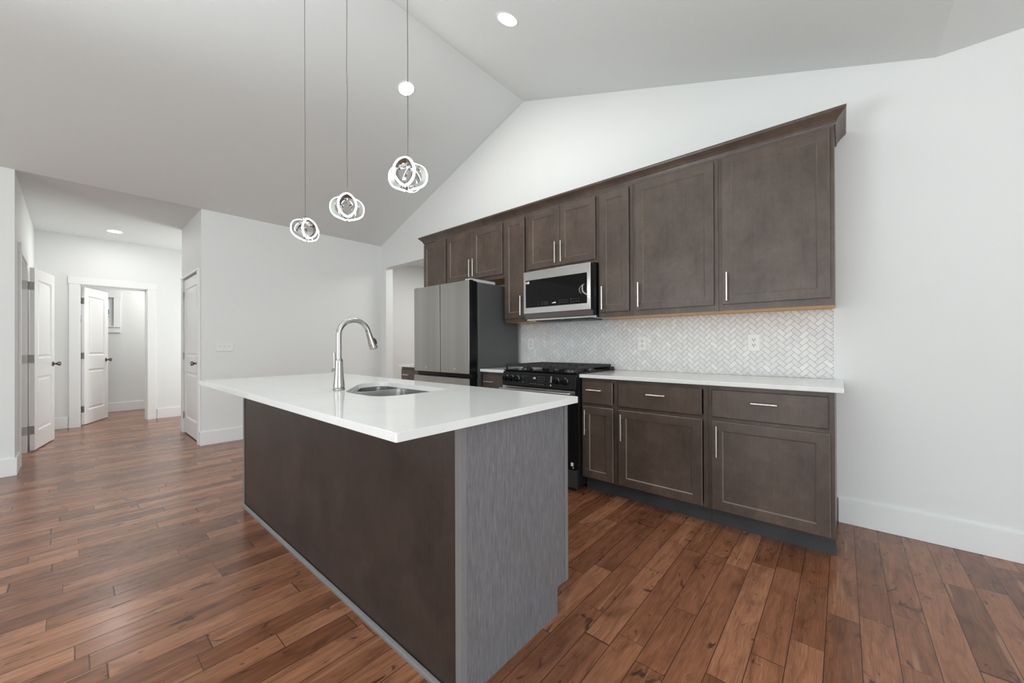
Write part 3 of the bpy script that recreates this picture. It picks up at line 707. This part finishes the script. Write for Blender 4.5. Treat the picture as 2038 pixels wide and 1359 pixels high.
# ------------------------------------------------------------------ gas range
def kitchen_range():
    x0, x1, yf = -2.3195, -1.5585, 2.512
    t = thing('gas_range', 'black and stainless slide-in gas range between the base cabinets', 'range', ((x0+x1)/2, 2.85, 0))
    obj('body', B((x0+0.002, x1-0.002, yf+0.045, 3.17, 0.035, 0.9135)), M['blackmatte'], t, bevel=0.002)
    # control panel, slightly tilted
    bm = bmesh.new(); prism(bm, [(yf-0.004, 0.792), (yf+0.012, 0.909), (yf+0.044, 0.9135), (yf+0.044, 0.792)], 'x', x0, x1)
    cp = obj('control_panel', bm, M['black'], t, bevel=0.002)
    def fy(z): return yf-0.004+(z-0.792)/(0.909-0.792)*0.016
    for k, fx in enumerate((0.055, 0.137, 0.222, 0.765, 0.872)):
        xc = x0+fx*(x1-x0); zc = 0.852
        bm = bmesh.new(); lathe(bm, [(0.025, 0.0), (0.025, -0.006), (0.021, -0.010), (0.0195, -0.036), (0.017, -0.039), (0.004, -0.0395)], (xc, fy(zc), zc), 'y', 24)
        box(bm, xc-0.004, xc+0.004, fy(zc)-0.044, fy(zc)-0.036, zc-0.018, zc+0.018)
        kn = obj('knob', bm, M['black'], cp, smooth=True)
        bm = bmesh.new(); lathe(bm, [(0.0262, -0.001), (0.0278, -0.004), (0.0262, -0.007)], (xc, fy(zc), zc), 'y', 28, cap=False); obj('knob_ring', bm, M['stainless'], cp, smooth=True, label='bright metal knob ring')
    dx0, dx1 = x0+0.29*(x1-x0), x0+0.625*(x1-x0)
    bm = bmesh.new(); prism(bm, [(fy(0.806)-0.0015, 0.806), (fy(0.894)-0.0015, 0.894), (fy(0.894)+0.001, 0.894), (fy(0.806)+0.001, 0.806)], 'x', dx0, dx1)
    dp = obj('display', bm, M['glassblack'], cp, label='black glass touch display')
    bm = bmesh.new()
    def mark(x, z, w, h): box(bm, x-w/2, x+w/2, fy(z)-0.0022, fy(z)-0.0016, z-h/2, z+h/2)
    for i in range(6): mark(dx0+0.10+i*0.026, 0.818, 0.010, 0.004)
    for r in range(3):
        for c_ in range(4): mark(dx0+0.178+c_*0.020, 0.840+r*0.018, 0.005, 0.003)
    for i in range(3): mark(dx0+0.014+i*0.026, 0.880, 0.006, 0.003)
    mark(dx0+0.014, 0.868, 0.008, 0.003); mark(dx0+0.016, 0.826, 0.013, 0.004)
    obj('lettering', bm, simple('grey_legend', (0.30, 0.30, 0.31), 0.5), dp)
    bm = bmesh.new()
    for i, on in enumerate(((1, 1, 0), (1, 1, 1))):
        xx = dx0+0.132+i*0.012
        for q in range(3): mark(xx, 0.859+q*0.006, 0.008, 0.0018)
        mark(xx+0.0035, 0.8645, 0.0018, 0.012)
    mark(dx0+0.122, 0.861, 0.004, 0.002)
    obj('clock_digits', bm, M['display'], dp, label='lit white clock digits')
    bm = bmesh.new(); xx = x0+0.695*(x1-x0)
    for i, wd_ in enumerate((0.014, 0.018, 0.012, 0.017, 0.016, 0.019, 0.014)): mark(xx, 0.884-i*0.0075, wd_*0.8, 0.0035)
    mark(xx, 0.815, 0.010, 0.013)
    obj('printed_label', bm, M['label'], cp, label='column of tiny white printing')
    # oven door
    d = obj('oven_door', B((x0+0.004, x1-0.004, yf, yf+0.040, 0.182, 0.786)), M['black'], t, bevel=0.003)
    obj('door_trim', B((x0+0.004, x1-0.004, yf-0.004, yf-0.0005, 0.700, 0.786)), M['stainless'], d, label='stainless band across the door top')
    obj('oven_window', B((x0+0.08, x1-0.08, yf-0.0022, yf-0.0005, 0.29, 0.64)), M['glassblack'], d)
    bm = bmesh.new(); prism(bm, round_poly([(yf-0.064, 0.738, 0.008), (yf-0.040, 0.738, 0.008), (yf-0.040, 0.772, 0.008), (yf-0.064, 0.772, 0.008)], 4), 'x', x0+0.012, x1-0.012)
    for xx in (x0+0.05, x1-0.05): box(bm, xx-0.012, xx+0.012, yf-0.045, yf-0.002, 0.744, 0.766)
    obj('handle', bm, M['stainless'], d, smooth=True, label='wide stainless bar handle')
    obj('sticker', B((x1-0.045, x1-0.022, yf-0.0012, yf-0.0004, 0.205, 0.232), (x1-0.028, x1-0.020, yf-0.0012, yf-0.0004, 0.188, 0.197)), M['label'], d, label='small white sticker')
    obj('storage_drawer', B((x0+0.004, x1-0.004, yf, yf+0.040, 0.035, 0.172)), simple('dark_drawer_steel', (0.075, 0.078, 0.074), 0.35, metal=0.5), t, bevel=0.003, label='dark stainless bottom drawer')
    for x in (x0+0.04, x1-0.04):
        for y in (yf+0.07, 3.10):
            bm = bmesh.new(); lathe(bm, [(0.018, 0), (0.018, 0.0345)], (x, y, 0.0), 'z', 14); obj('foot', bm, M['blackmatte'], t)
    # cooktop with lip resting over the counter edges
    ct = obj('cooktop', B((x0-0.0, x1+0.0, yf+0.018, 3.175, 0.9145, 0.924)), M['black'], t, bevel=0.002)
    obj('rear_trim', B((x0+0.005, x1-0.005, 3.12, 3.178, 0.924, 0.946)), M['blackmatte'], t, bevel=0.004)
    for bx, by, r in ((-2.17, 2.68, 0.040), (-2.17, 2.98, 0.034), (-1.94, 2.83, 0.048), (-1.71, 2.68, 0.046), (-1.71, 2.98, 0.034)):
        bm = bmesh.new(); lathe(bm, [(r+0.012, 0), (r+0.012, 0.006), (r, 0.010), (r, 0.014)], (bx, by, 0.9241), 'z', 24); obj('burner_base', bm, simple('dark_burner_metal', (0.16, 0.16, 0.155), 0.35, metal=0.8), ct, smooth=True, label='dull metal burner ring')
        bm = bmesh.new(); lathe(bm, [(r-0.004, 0.0142), (r-0.003, 0.020), (r-0.010, 0.023), (0.004, 0.0235)], (bx, by, 0.9241), 'z', 24); obj('burner_cap', bm, M['iron'], ct, smooth=True)
    for a, b in ((x0+0.006, -2.064), (-2.058, -1.820), (-1.814, x1-0.006)):
        bm = bmesh.new(); z0, z1 = 0.952, 0.970; y0, y1 = yf+0.040, 3.112
        for yy in (y0, y1-0.014): box(bm, a, b, yy, yy+0.014, z0, z1)
        for xx in (a, b-0.014): box(bm, xx, xx+0.014, y0+0.014, y1-0.014, z0, z1)
        n = 4
        for i in range(1, n): xx = a+(b-a)*i/n; box(bm, xx-0.005, xx+0.005, y0+0.014, y1-0.014, z0+0.004, z1)
        for i in range(1, 6): yy = y0+(y1-y0)*i/6; box(bm, a+0.014, b-0.014, yy-0.005, yy+0.005, z0+0.0045, z1-0.0005)
        for xx in (a, b-0.014):
            for yy in (y0, y1-0.014): box(bm, xx, xx+0.014, yy, yy+0.014, 0.9241, z0)
        obj('grate', bm, M['iron'], t)
kitchen_range()

# ------------------------------------------------------------------ over-the-range microwave
def microwave():
    x0, x1, yf = -2.3155, -1.5625, YB-0.400
    t = thing('microwave', 'stainless over-the-range microwave with black glass door above the range', 'microwave', ((x0+x1)/2, 3.0, 1.37))
    obj('body', B((x0+0.002, x1-0.002, yf+0.035, YB-0.010, 1.390, 1.8335)), M['black'], t, bevel=0.002)
    d = obj('door', B((x0, x1-0.030, yf, yf+0.034, 1.436, 1.832)), M['stainless'], t, bevel=0.003, label='stainless door frame')
    gx0, gx1, gz0, gz1 = x0+0.028, x1-0.064, 1.492, 1.750
    obj('door_glass', B((gx0, gx1, yf-0.002, yf-0.0003, gz0, gz1)), M['glassblack'], d, label='black door glass')
    bm = bmesh.new()
    def mark(x, z, w, h): box(bm, x-w/2, x+w/2, yf-0.0026, yf-0.0021, z-h/2, z+h/2)
    bx = gx0+0.15
    for i in range(3):
        for r in range(2): mark(bx+0.045+i*0.028, 1.516+r*0.018, 0.014, 0.002)
    for r in range(2): mark(bx, 1.516+r*0.018, 0.004, 0.003)
    for i in range(6):
        for r in range(2): mark(bx+0.235+i*0.016, 1.516+r*0.020, 0.003, 0.0035)
    for i in range(4): mark(bx+0.355+i*0.026, 1.538, 0.010 if i == 0 else 0.004, 0.003); mark(bx+0.355+i*0.026, 1.516, 0.004, 0.004)
    obj('lettering', bm, simple('pale_legend', (0.35, 0.35, 0.36), 0.5), d)
    bm = bmesh.new()
    for i in range(4): box(bm, bx+0.155+i*0.011, bx+0.162+i*0.011, yf-0.0027, yf-0.0021, 1.516, 1.516+0.005+0.003*min(i, 2))
    obj('clock_digits', bm, M['display'], d, label='lit white clock digits')
    obj('sticker', B((gx0+0.022, gx0+0.044, yf-0.0028, yf-0.0022, 1.717, 1.740), (gx0+0.004, gx0+0.016, yf-0.0028, yf-0.0022, 1.719, 1.737)), [M['label']], d, label='small white sticker')
    bm = bmesh.new(); prism(bm, [(yf+0.002, 1.4345), (yf+0.0345, 1.4345), (yf+0.0345, 1.392), (yf+0.022, 1.392)], 'x', x0, x1-0.022)
    obj('lower_lip', bm, simple('lip_steel', (0.42, 0.42, 0.42), 0.38, metal=0.85), t, label='bevelled steel lower lip')  # darker, rougher steel than the door frame
    obj('base_tray', B((x0+0.012, x1+0.0, yf+0.036, YB-0.012, 1.372, 1.3895)), M['stainless'], t, bevel=0.002, label='steel underside tray')
    obj('filter', B((x0+0.08, -1.96, yf+0.09, YB-0.10, 1.366, 1.3715), (-1.92, x1-0.08, yf+0.09, YB-0.10, 1.366, 1.3715)), M['blackmatte'], t, label='black grease filter')
    obj('cord', B((x1-0.14, x1-0.135, yf+0.12, yf+0.125, 1.352, 1.3655)), M['blackmatte'], t)
microwave()

# ------------------------------------------------------------------ island
IX0, IX1, IY0, IY1 = -3.272, -0.9195, 0.797, 1.4157
IZT = 0.8870
def island():
    t = thing('kitchen_island', 'dark brown kitchen island base with veneer end panel greyed for window sheen', 'kitchen island', ((IX0+IX1)/2, 1.1, 0))
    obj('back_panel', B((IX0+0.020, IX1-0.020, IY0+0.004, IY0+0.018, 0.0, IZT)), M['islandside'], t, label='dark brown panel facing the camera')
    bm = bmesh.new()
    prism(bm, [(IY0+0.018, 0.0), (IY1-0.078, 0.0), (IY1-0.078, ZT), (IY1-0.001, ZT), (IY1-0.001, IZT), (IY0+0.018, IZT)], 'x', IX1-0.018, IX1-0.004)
    obj('end_panel', bm, M['veneer'], t, label='grained end panel, its grey standing for window sheen, notched at the toe kick')
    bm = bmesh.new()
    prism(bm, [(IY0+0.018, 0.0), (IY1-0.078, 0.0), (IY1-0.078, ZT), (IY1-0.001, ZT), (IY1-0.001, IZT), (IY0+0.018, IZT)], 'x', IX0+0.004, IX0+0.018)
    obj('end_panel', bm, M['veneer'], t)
    obj('corner_trim', B((IX1-0.026, IX1, IY0, IY0+0.0035, 0.0, IZT), (IX1-0.0035, IX1, IY0+0.0035, IY0+0.026, 0.0, IZT)), M['edging'], t, bevel=0.0008, label='lighter grey corner trim')
    obj('corner_trim', B((IX0, IX0+0.026, IY0, IY0+0.0035, 0.0, IZT), (IX0, IX0+0.0035, IY0+0.0035, IY0+0.026, 0.0, IZT)), M['edging'], t, bevel=0.0008, label='lighter grey corner trim')
    obj('corner_trim', B((IX1-0.0035, IX1, IY1-0.024, IY1, ZT, IZT)), M['edging'], t, bevel=0.0008, label='lighter grey corner trim')
    bm = bmesh.new()
    prism(bm, [(IY0-0.012, 0.0), (IY0-0.012, 0.010), (IY0-0.008, 0.017), (IY0-0.0002, 0.020), (IY0-0.0002, 0.0)], 'x', IX0, IX1)
    obj('shoe_molding', bm, M['edging'], t, label='slim grey shoe molding along the floor')
    # working side: fronts face the range
    obj('face_frame', B((IX0+0.02, IX1-0.02, IY1-0.020, IY1-0.001, ZT, 0.16), (IX0+0.02, IX1-0.02, IY1-0.020, IY1-0.001, 0.84, IZT)), M['cab'], t)
    obj('toe_kick', B((IX0+0.02, IX1-0.02, IY1-0.090, IY1-0.078, 0.0, ZT)), M['toekick'], t)
    n = 4; w = (IX1-IX0-0.05)/n
    for i in range(n):
        a = IX0+0.025+i*w; bm = shaker(a+0.004, a+w-0.004, 0.13, 0.86, 0.0)
        for v in bm.verts: v.co.y = (IY1+0.018)-v.co.y
        d = obj('door', bm, [M['cab'], M['edgeglint']], t)
        bm = bmesh.new(); xx = a+0.035 if i % 2 else a+w-0.035
        tube(bm, [(xx, IY1+0.048, 0.62), (xx, IY1+0.048, 0.81)], 0.0058, 12)
        for z in (0.65, 0.78): tube(bm, [(xx, IY1+0.018, z), (xx, IY1+0.048, z)], 0.0042, 8)
        obj('handle', bm, M['nickel'], d, smooth=True)
    return t
island()
CX0, CX1, CY0, CY1 = -3.262, -0.881, 0.5466, 1.4475
SINK = round_poly([(-1.540, 1.275, 0.035), (-2.200, 1.275, 0.06), (-2.200, 1.120, 0.10), (-1.860, 0.872, 0.16), (-1.540, 0.872, 0.11)], 8)
bm = bmesh.new()
fill_slab(bm, round_poly([(CX0, CY0, 0.006), (CX1, CY0, 0.006), (CX1, CY1, 0.012), (CX0, CY1, 0.012)], 3), [SINK], 0.8880, 0.914)
o = obj('island_countertop', bm, M['quartz'], None, bevel=0.0025)
tag(o, 'large white quartz countertop on the kitchen island with a sink cut-out', 'countertop')

# sink: two undermount bowls
def offset_poly(poly, d):
    c = Vector((sum(p[0] for p in poly)/len(poly), sum(p[1] for p in poly)/len(poly))); out = []
    n = len(poly)
    for i, p in enumerate(poly):
        a = Vector(poly[i-1]); b = Vector(poly[(i+1) % n]); tg = (b-a).normalized(); nr = Vector((tg.y, -tg.x))
        if nr.dot(Vector(p)-c) < 0: nr = -nr
        out.append((p[0]+nr.x*d, p[1]+nr.y*d))
    return out
def sink():
    t = thing('sink', 'stainless double-bowl undermount sink set into the island countertop', 'sink', (-1.87, 1.07, 0.67))
    big = round_poly([(-1.993, 1.272, 0.05), (-2.192, 1.272, 0.06), (-2.192, 1.125, 0.07), (-1.993, 0.985, 0.05)], 6)
    small = round_poly([(-1.543, 1.272, 0.05), (-1.975, 1.272, 0.06), (-1.975, 0.968, 0.05), (-1.855, 0.880, 0.10), (-1.543, 0.880, 0.10)], 6)
    outer = offset_poly(SINK, 0.025)
    bm = bmesh.new(); fill_slab(bm, outer, [big, small], 0.8846, 0.8873)
    obj('rim', bm, M['sinksteel'], t)
    for poly, nm in ((big, 'bowl'), (small, 'bowl')):
        bm = bmesh.new(); c = Vector((sum(p[0] for p in poly)/len(poly), sum(p[1] for p in poly)/len(poly))); rings = []
        for sc, z in ((1.0, 0.8845), (0.995, 0.865), (0.97, 0.72), (0.93, 0.690), (0.85, 0.680), (0.12, 0.676)):
            rings.append([bm.verts.new((c.x+(p[0]-c.x)*sc, c.y+(p[1]-c.y)*sc, z)) for p in poly])
        n = len(poly)
        for a, b in zip(rings, rings[1:]):
            for j in range(n): bm.faces.new((a[j], a[(j+1) % n], b[(j+1) % n], b[j]))
        bm.faces.new(rings[-1])
        bw = obj(nm, bm, M['sinksteel'], t, smooth=True)
        bm = bmesh.new(); lathe(bm, [(0.045, 0.0), (0.045, 0.003), (0.030, 0.003), (0.028, 0.001)], (c.x, c.y, 0.6785), 'z', 24); obj('drain', bm, M['chrome'], bw, smooth=True)
sink()

def faucet():
    cx, cy, z0 = -1.962, 0.889, 0.9145
    t = thing('faucet', 'tall brushed steel gooseneck pull-down faucet beside the island sink', 'faucet', (cx, cy, z0))
    bm = bmesh.new()
    lathe(bm, [(0.0285, 0.0), (0.0300, 0.003), (0.0285, 0.007), (0.0262, 0.009), (0.0280, 0.013), (0.0275, 0.017), (0.0268, 0.030), (0.0235, 0.060), (0.0205, 0.095), (0.0190, 0.125), (0.0188, 0.150), (0.0175, 0.155), (0.0150, 0.160), (0.0128, 0.163)], (cx, cy, z0), 'z', 32)
    obj('base', bm, M['faucet'], t, smooth=True)
    # gooseneck rises, bends over +y and comes down towards the bowls
    pts = []; R = 0.077; zc = z0+0.284
    dx, dy = 0.10, 0.995
    pts.append((cx, cy, z0+0.160)); pts.append((cx, cy, z0+0.20)); pts.append((cx, cy, zc-0.02))
    for i in range(0, 18):
        a = math.pi-math.radians(i*9.9); h = R+R*math.cos(a); zz = R*math.sin(a)
        pts.append((cx+dx*h, cy+dy*h, zc+zz))
    obj('neck', (lambda b: (tube(b, pts, 0.0132, 18), b)[1])(bmesh.new()), M['faucet'], t, smooth=True)
    e = Vector(pts[-1]); dr = (e-Vector(pts[-2])).normalized(); dr = (dr+Vector((dx*0.03, dy*0.03, 0))).normalized()
    hp = [e+dr*s for s in (0.0005, 0.004, 0.005, 0.03, 0.060, 0.088, 0.096)]
    bm = bmesh.new(); tube(bm, hp, [0.0135, 0.0152, 0.0142, 0.0155, 0.0190, 0.0225, 0.0205], 22); h = obj('spray_head', bm, M['faucet'], t, smooth=True)
    q = e+dr*0.055; od = Vector((dx, dy, 0.25)).normalized()
    bm = bmesh.new(); tube(bm, [q+od*0.0165-dr*0.016, q+od*0.021-dr*0.004, q+od*0.0235+dr*0.016], [0.005, 0.007, 0.005], 10); obj('spray_button', bm, M['blackmatte'], h, smooth=True)
    # side lever
    lx = Vector((-0.93, 0.05, 0)).normalized(); b0 = Vector((cx, cy, z0+0.098))
    bm = bmesh.new(); tube(bm, [b0+lx*0.019, b0+lx*0.034, b0+lx*0.064, b0+lx*0.069], [0.0125, 0.0135, 0.0135, 0.0115], 20)
    tp = b0+lx*0.056
    tube(bm, [tp, tp+Vector((-0.002, 0, 0.04)), tp+Vector((-0.005, 0, 0.092))], [0.0052, 0.0050, 0.0060], 12)
    obj('lever', bm, M['faucet'], t, smooth=True)
faucet()

# ------------------------------------------------------------------ pendants
def ceil_z(x): return RIDGE-(x-XRIDGE)*(RIDGE-ZBRK)/(XBRK-XRIDGE) if x > XRIDGE else RIDGE+(x-XRIDGE)*(RIDGE-EAVE)/(XRIDGE-XL)
def pendant(x, y, zc, ang, label, wav):
    t = thing('pendant_light', label, 'pendant light', (x, y, zc-0.085), 'twisted ring pendants over the island')
    R, ZS = 0.088, 0.90
    def sph(az, el): az = math.radians(az)+ang; el = math.radians(el); return Vector((math.cos(el)*math.cos(az), math.cos(el)*math.sin(az), math.sin(el)))
    n = 64
    strips = []
    for az0, A in ((0, 31), (180, 27)):                # two oval loops on opposite sides
        strips.append(([sph(az0+A*(1-0.22*math.cos(2*math.pi*i/n))*math.sin(2*math.pi*i/n), (4+57*math.cos(2*math.pi*i/n) if az0 == 0 else 12+44*math.cos(2*math.pi*i/n))) for i in range(n)], True))
    for sd in (1, -1):                                 # two arms sweeping round the sides to the underside
        strips.append(([sph(sd*(92-72*(2*f-1)**3), 90-(15+150*f)) for f in [i/48 for i in range(49)]], False))
    C = Vector((x, y, zc))
    def ribbon(P, closed, r0, r1, hw, rnd=False):
        bm = bmesh.new(); rings = []; n = len(P)
        for i in range(n):
            a_, b_ = (P[i-1], P[(i+1) % n]) if closed else (P[max(i-1, 0)], P[min(i+1, n-1)])
            o = P[i].normalized(); tg = (b_-a_).normalized(); w = o.cross(tg).normalized()
            if rnd: cs = [(r0, -hw), (r0, hw), (r1-0.0015, hw), (r1, hw*0.5), (r1, -hw*0.5), (r1-0.0015, -hw)]
            else: cs = [(r0, -hw), (r0, hw), (r1, hw), (r1, -hw)]
            ring = []
            for rr, ww in cs:
                q = o*rr+w*ww; q.z *= ZS; ring.append(bm.verts.new(C+q))
            rings.append(ring)
        m = len(rings[0])
        for i in range(n if closed else n-1):
            p, q = rings[i], rings[(i+1) % n]
            for j in range(m): bm.faces.new((p[j], p[(j+1) % m], q[(j+1) % m], q[j]))
        if not closed: bm.faces.new(rings[0]); bm.faces.new(rings[-1])
        return bm
    for P, cl in strips:
        rg = obj('ring', ribbon(P, cl, R-0.025, R-0.0035, 0.0050), M['chrome'], t, smooth=True, label='polished chrome twisted band')
        obj('led_strip', ribbon(P, cl, R-0.0034, R+0.001, 0.0047, True), M['led'], rg, smooth=True, label='glowing white strip on the outer edge')
    zt = zc+R*ZS
    bm = bmesh.new(); lathe(bm, [(0.006, -0.022), (0.020, -0.018), (0.022, -0.004), (0.010, 0.004), (0.004, 0.010)], (x, y, zt), 'z', 20)
    obj('hub', bm, M['chrome'], t, smooth=True)
    ztop = ceil_z(x)-0.032; k = 40; rr = random.Random(int(wav*1000)); pts = []
    ox = oy = 0
    for i in range(k+1):
        f = i/k; e = math.sin(math.pi*f)
        pts.append((x+wav*e*(math.sin(f*19+wav*300)+0.5*math.sin(f*41)), y+wav*0.6*e*math.sin(f*23+1), zt+0.008+(ztop-zt-0.008)*f))
    bm = bmesh.new(); tube(bm, pts, 0.0017, 8); obj('cord', bm, M['cord'], t, smooth=True)
    zz = ceil_z(x+0.06) if x > XRIDGE else ceil_z(x-0.06)
    zz = min(ceil_z(x-0.06), ceil_z(x+0.06))
    bm = bmesh.new(); lathe(bm, [(0.058, zz-0.001), (0.058, zz-0.020), (0.050, zz-0.026), (0.008, zz-0.026), (0.006, zz-0.045)], (x, y, 0), 'z', 28); obj('canopy', bm, M['chrome'], t, smooth=True)
pendant(-1.508, 1.0, 1.915, math.radians(-47), 'twisted chrome ring pendant nearest the camera, hanging highest in the picture', 0.0006)
pendant(-2.100, 1.0, 1.910, math.radians(-25.5), 'twisted chrome ring pendant, the middle one of three over the island', 0.0026)
pendant(-2.690, 1.0, 1.904, math.radians(1), 'twisted chrome ring pendant farthest from the camera, hanging over the far island end', 0.0010)

# ------------------------------------------------------------------ recessed lights
def can(x, y, z, nrm, label, lens):
    t = thing('recessed_light', label, 'ceiling light', (x, y, z), 'round recessed ceiling lights')
    q = Vector((0, 0, -1)).rotation_difference(Vector(nrm)).to_matrix()
    def place(bm):
        for v in bm.verts: v.co = q @ v.co + Vector((x, y, z))
        return bm
    bm = bmesh.new(); lathe(bm, [(0.070, -0.0005), (0.070, -0.004), (0.084, -0.003), (0.088, -0.0005)], (0, 0, 0), 'z', 40, cap=False)
    obj('trim_ring', place(bm), M['plastic'], t, smooth=True)
    bm = bmesh.new(); lathe(bm, [(0.0695, -0.0005), (0.0695, -0.003)], (0, 0, 0), 'z', 40)
    obj('lens', place(bm), lens, t, label='glowing white lens')
nR = Vector((-(RIDGE-ZBRK), 0, -(XBRK-XRIDGE))).normalized(); nL = Vector(((RIDGE-EAVE), 0, -(XRIDGE-XL))).normalized()
can(-1.862, 2.084, ceil_z(-1.862), nR, 'bright round recessed light on the right ceiling slope', M['canlens'])
can(-3.168, 2.084, ceil_z(-3.168), nL, 'bright round recessed light behind the right pendant cord', M['canlens'])
can(-7.58, 0.377, EAVE, Vector((0, 0, -1)), 'round recessed light in the flat hallway ceiling', M['halllens'])
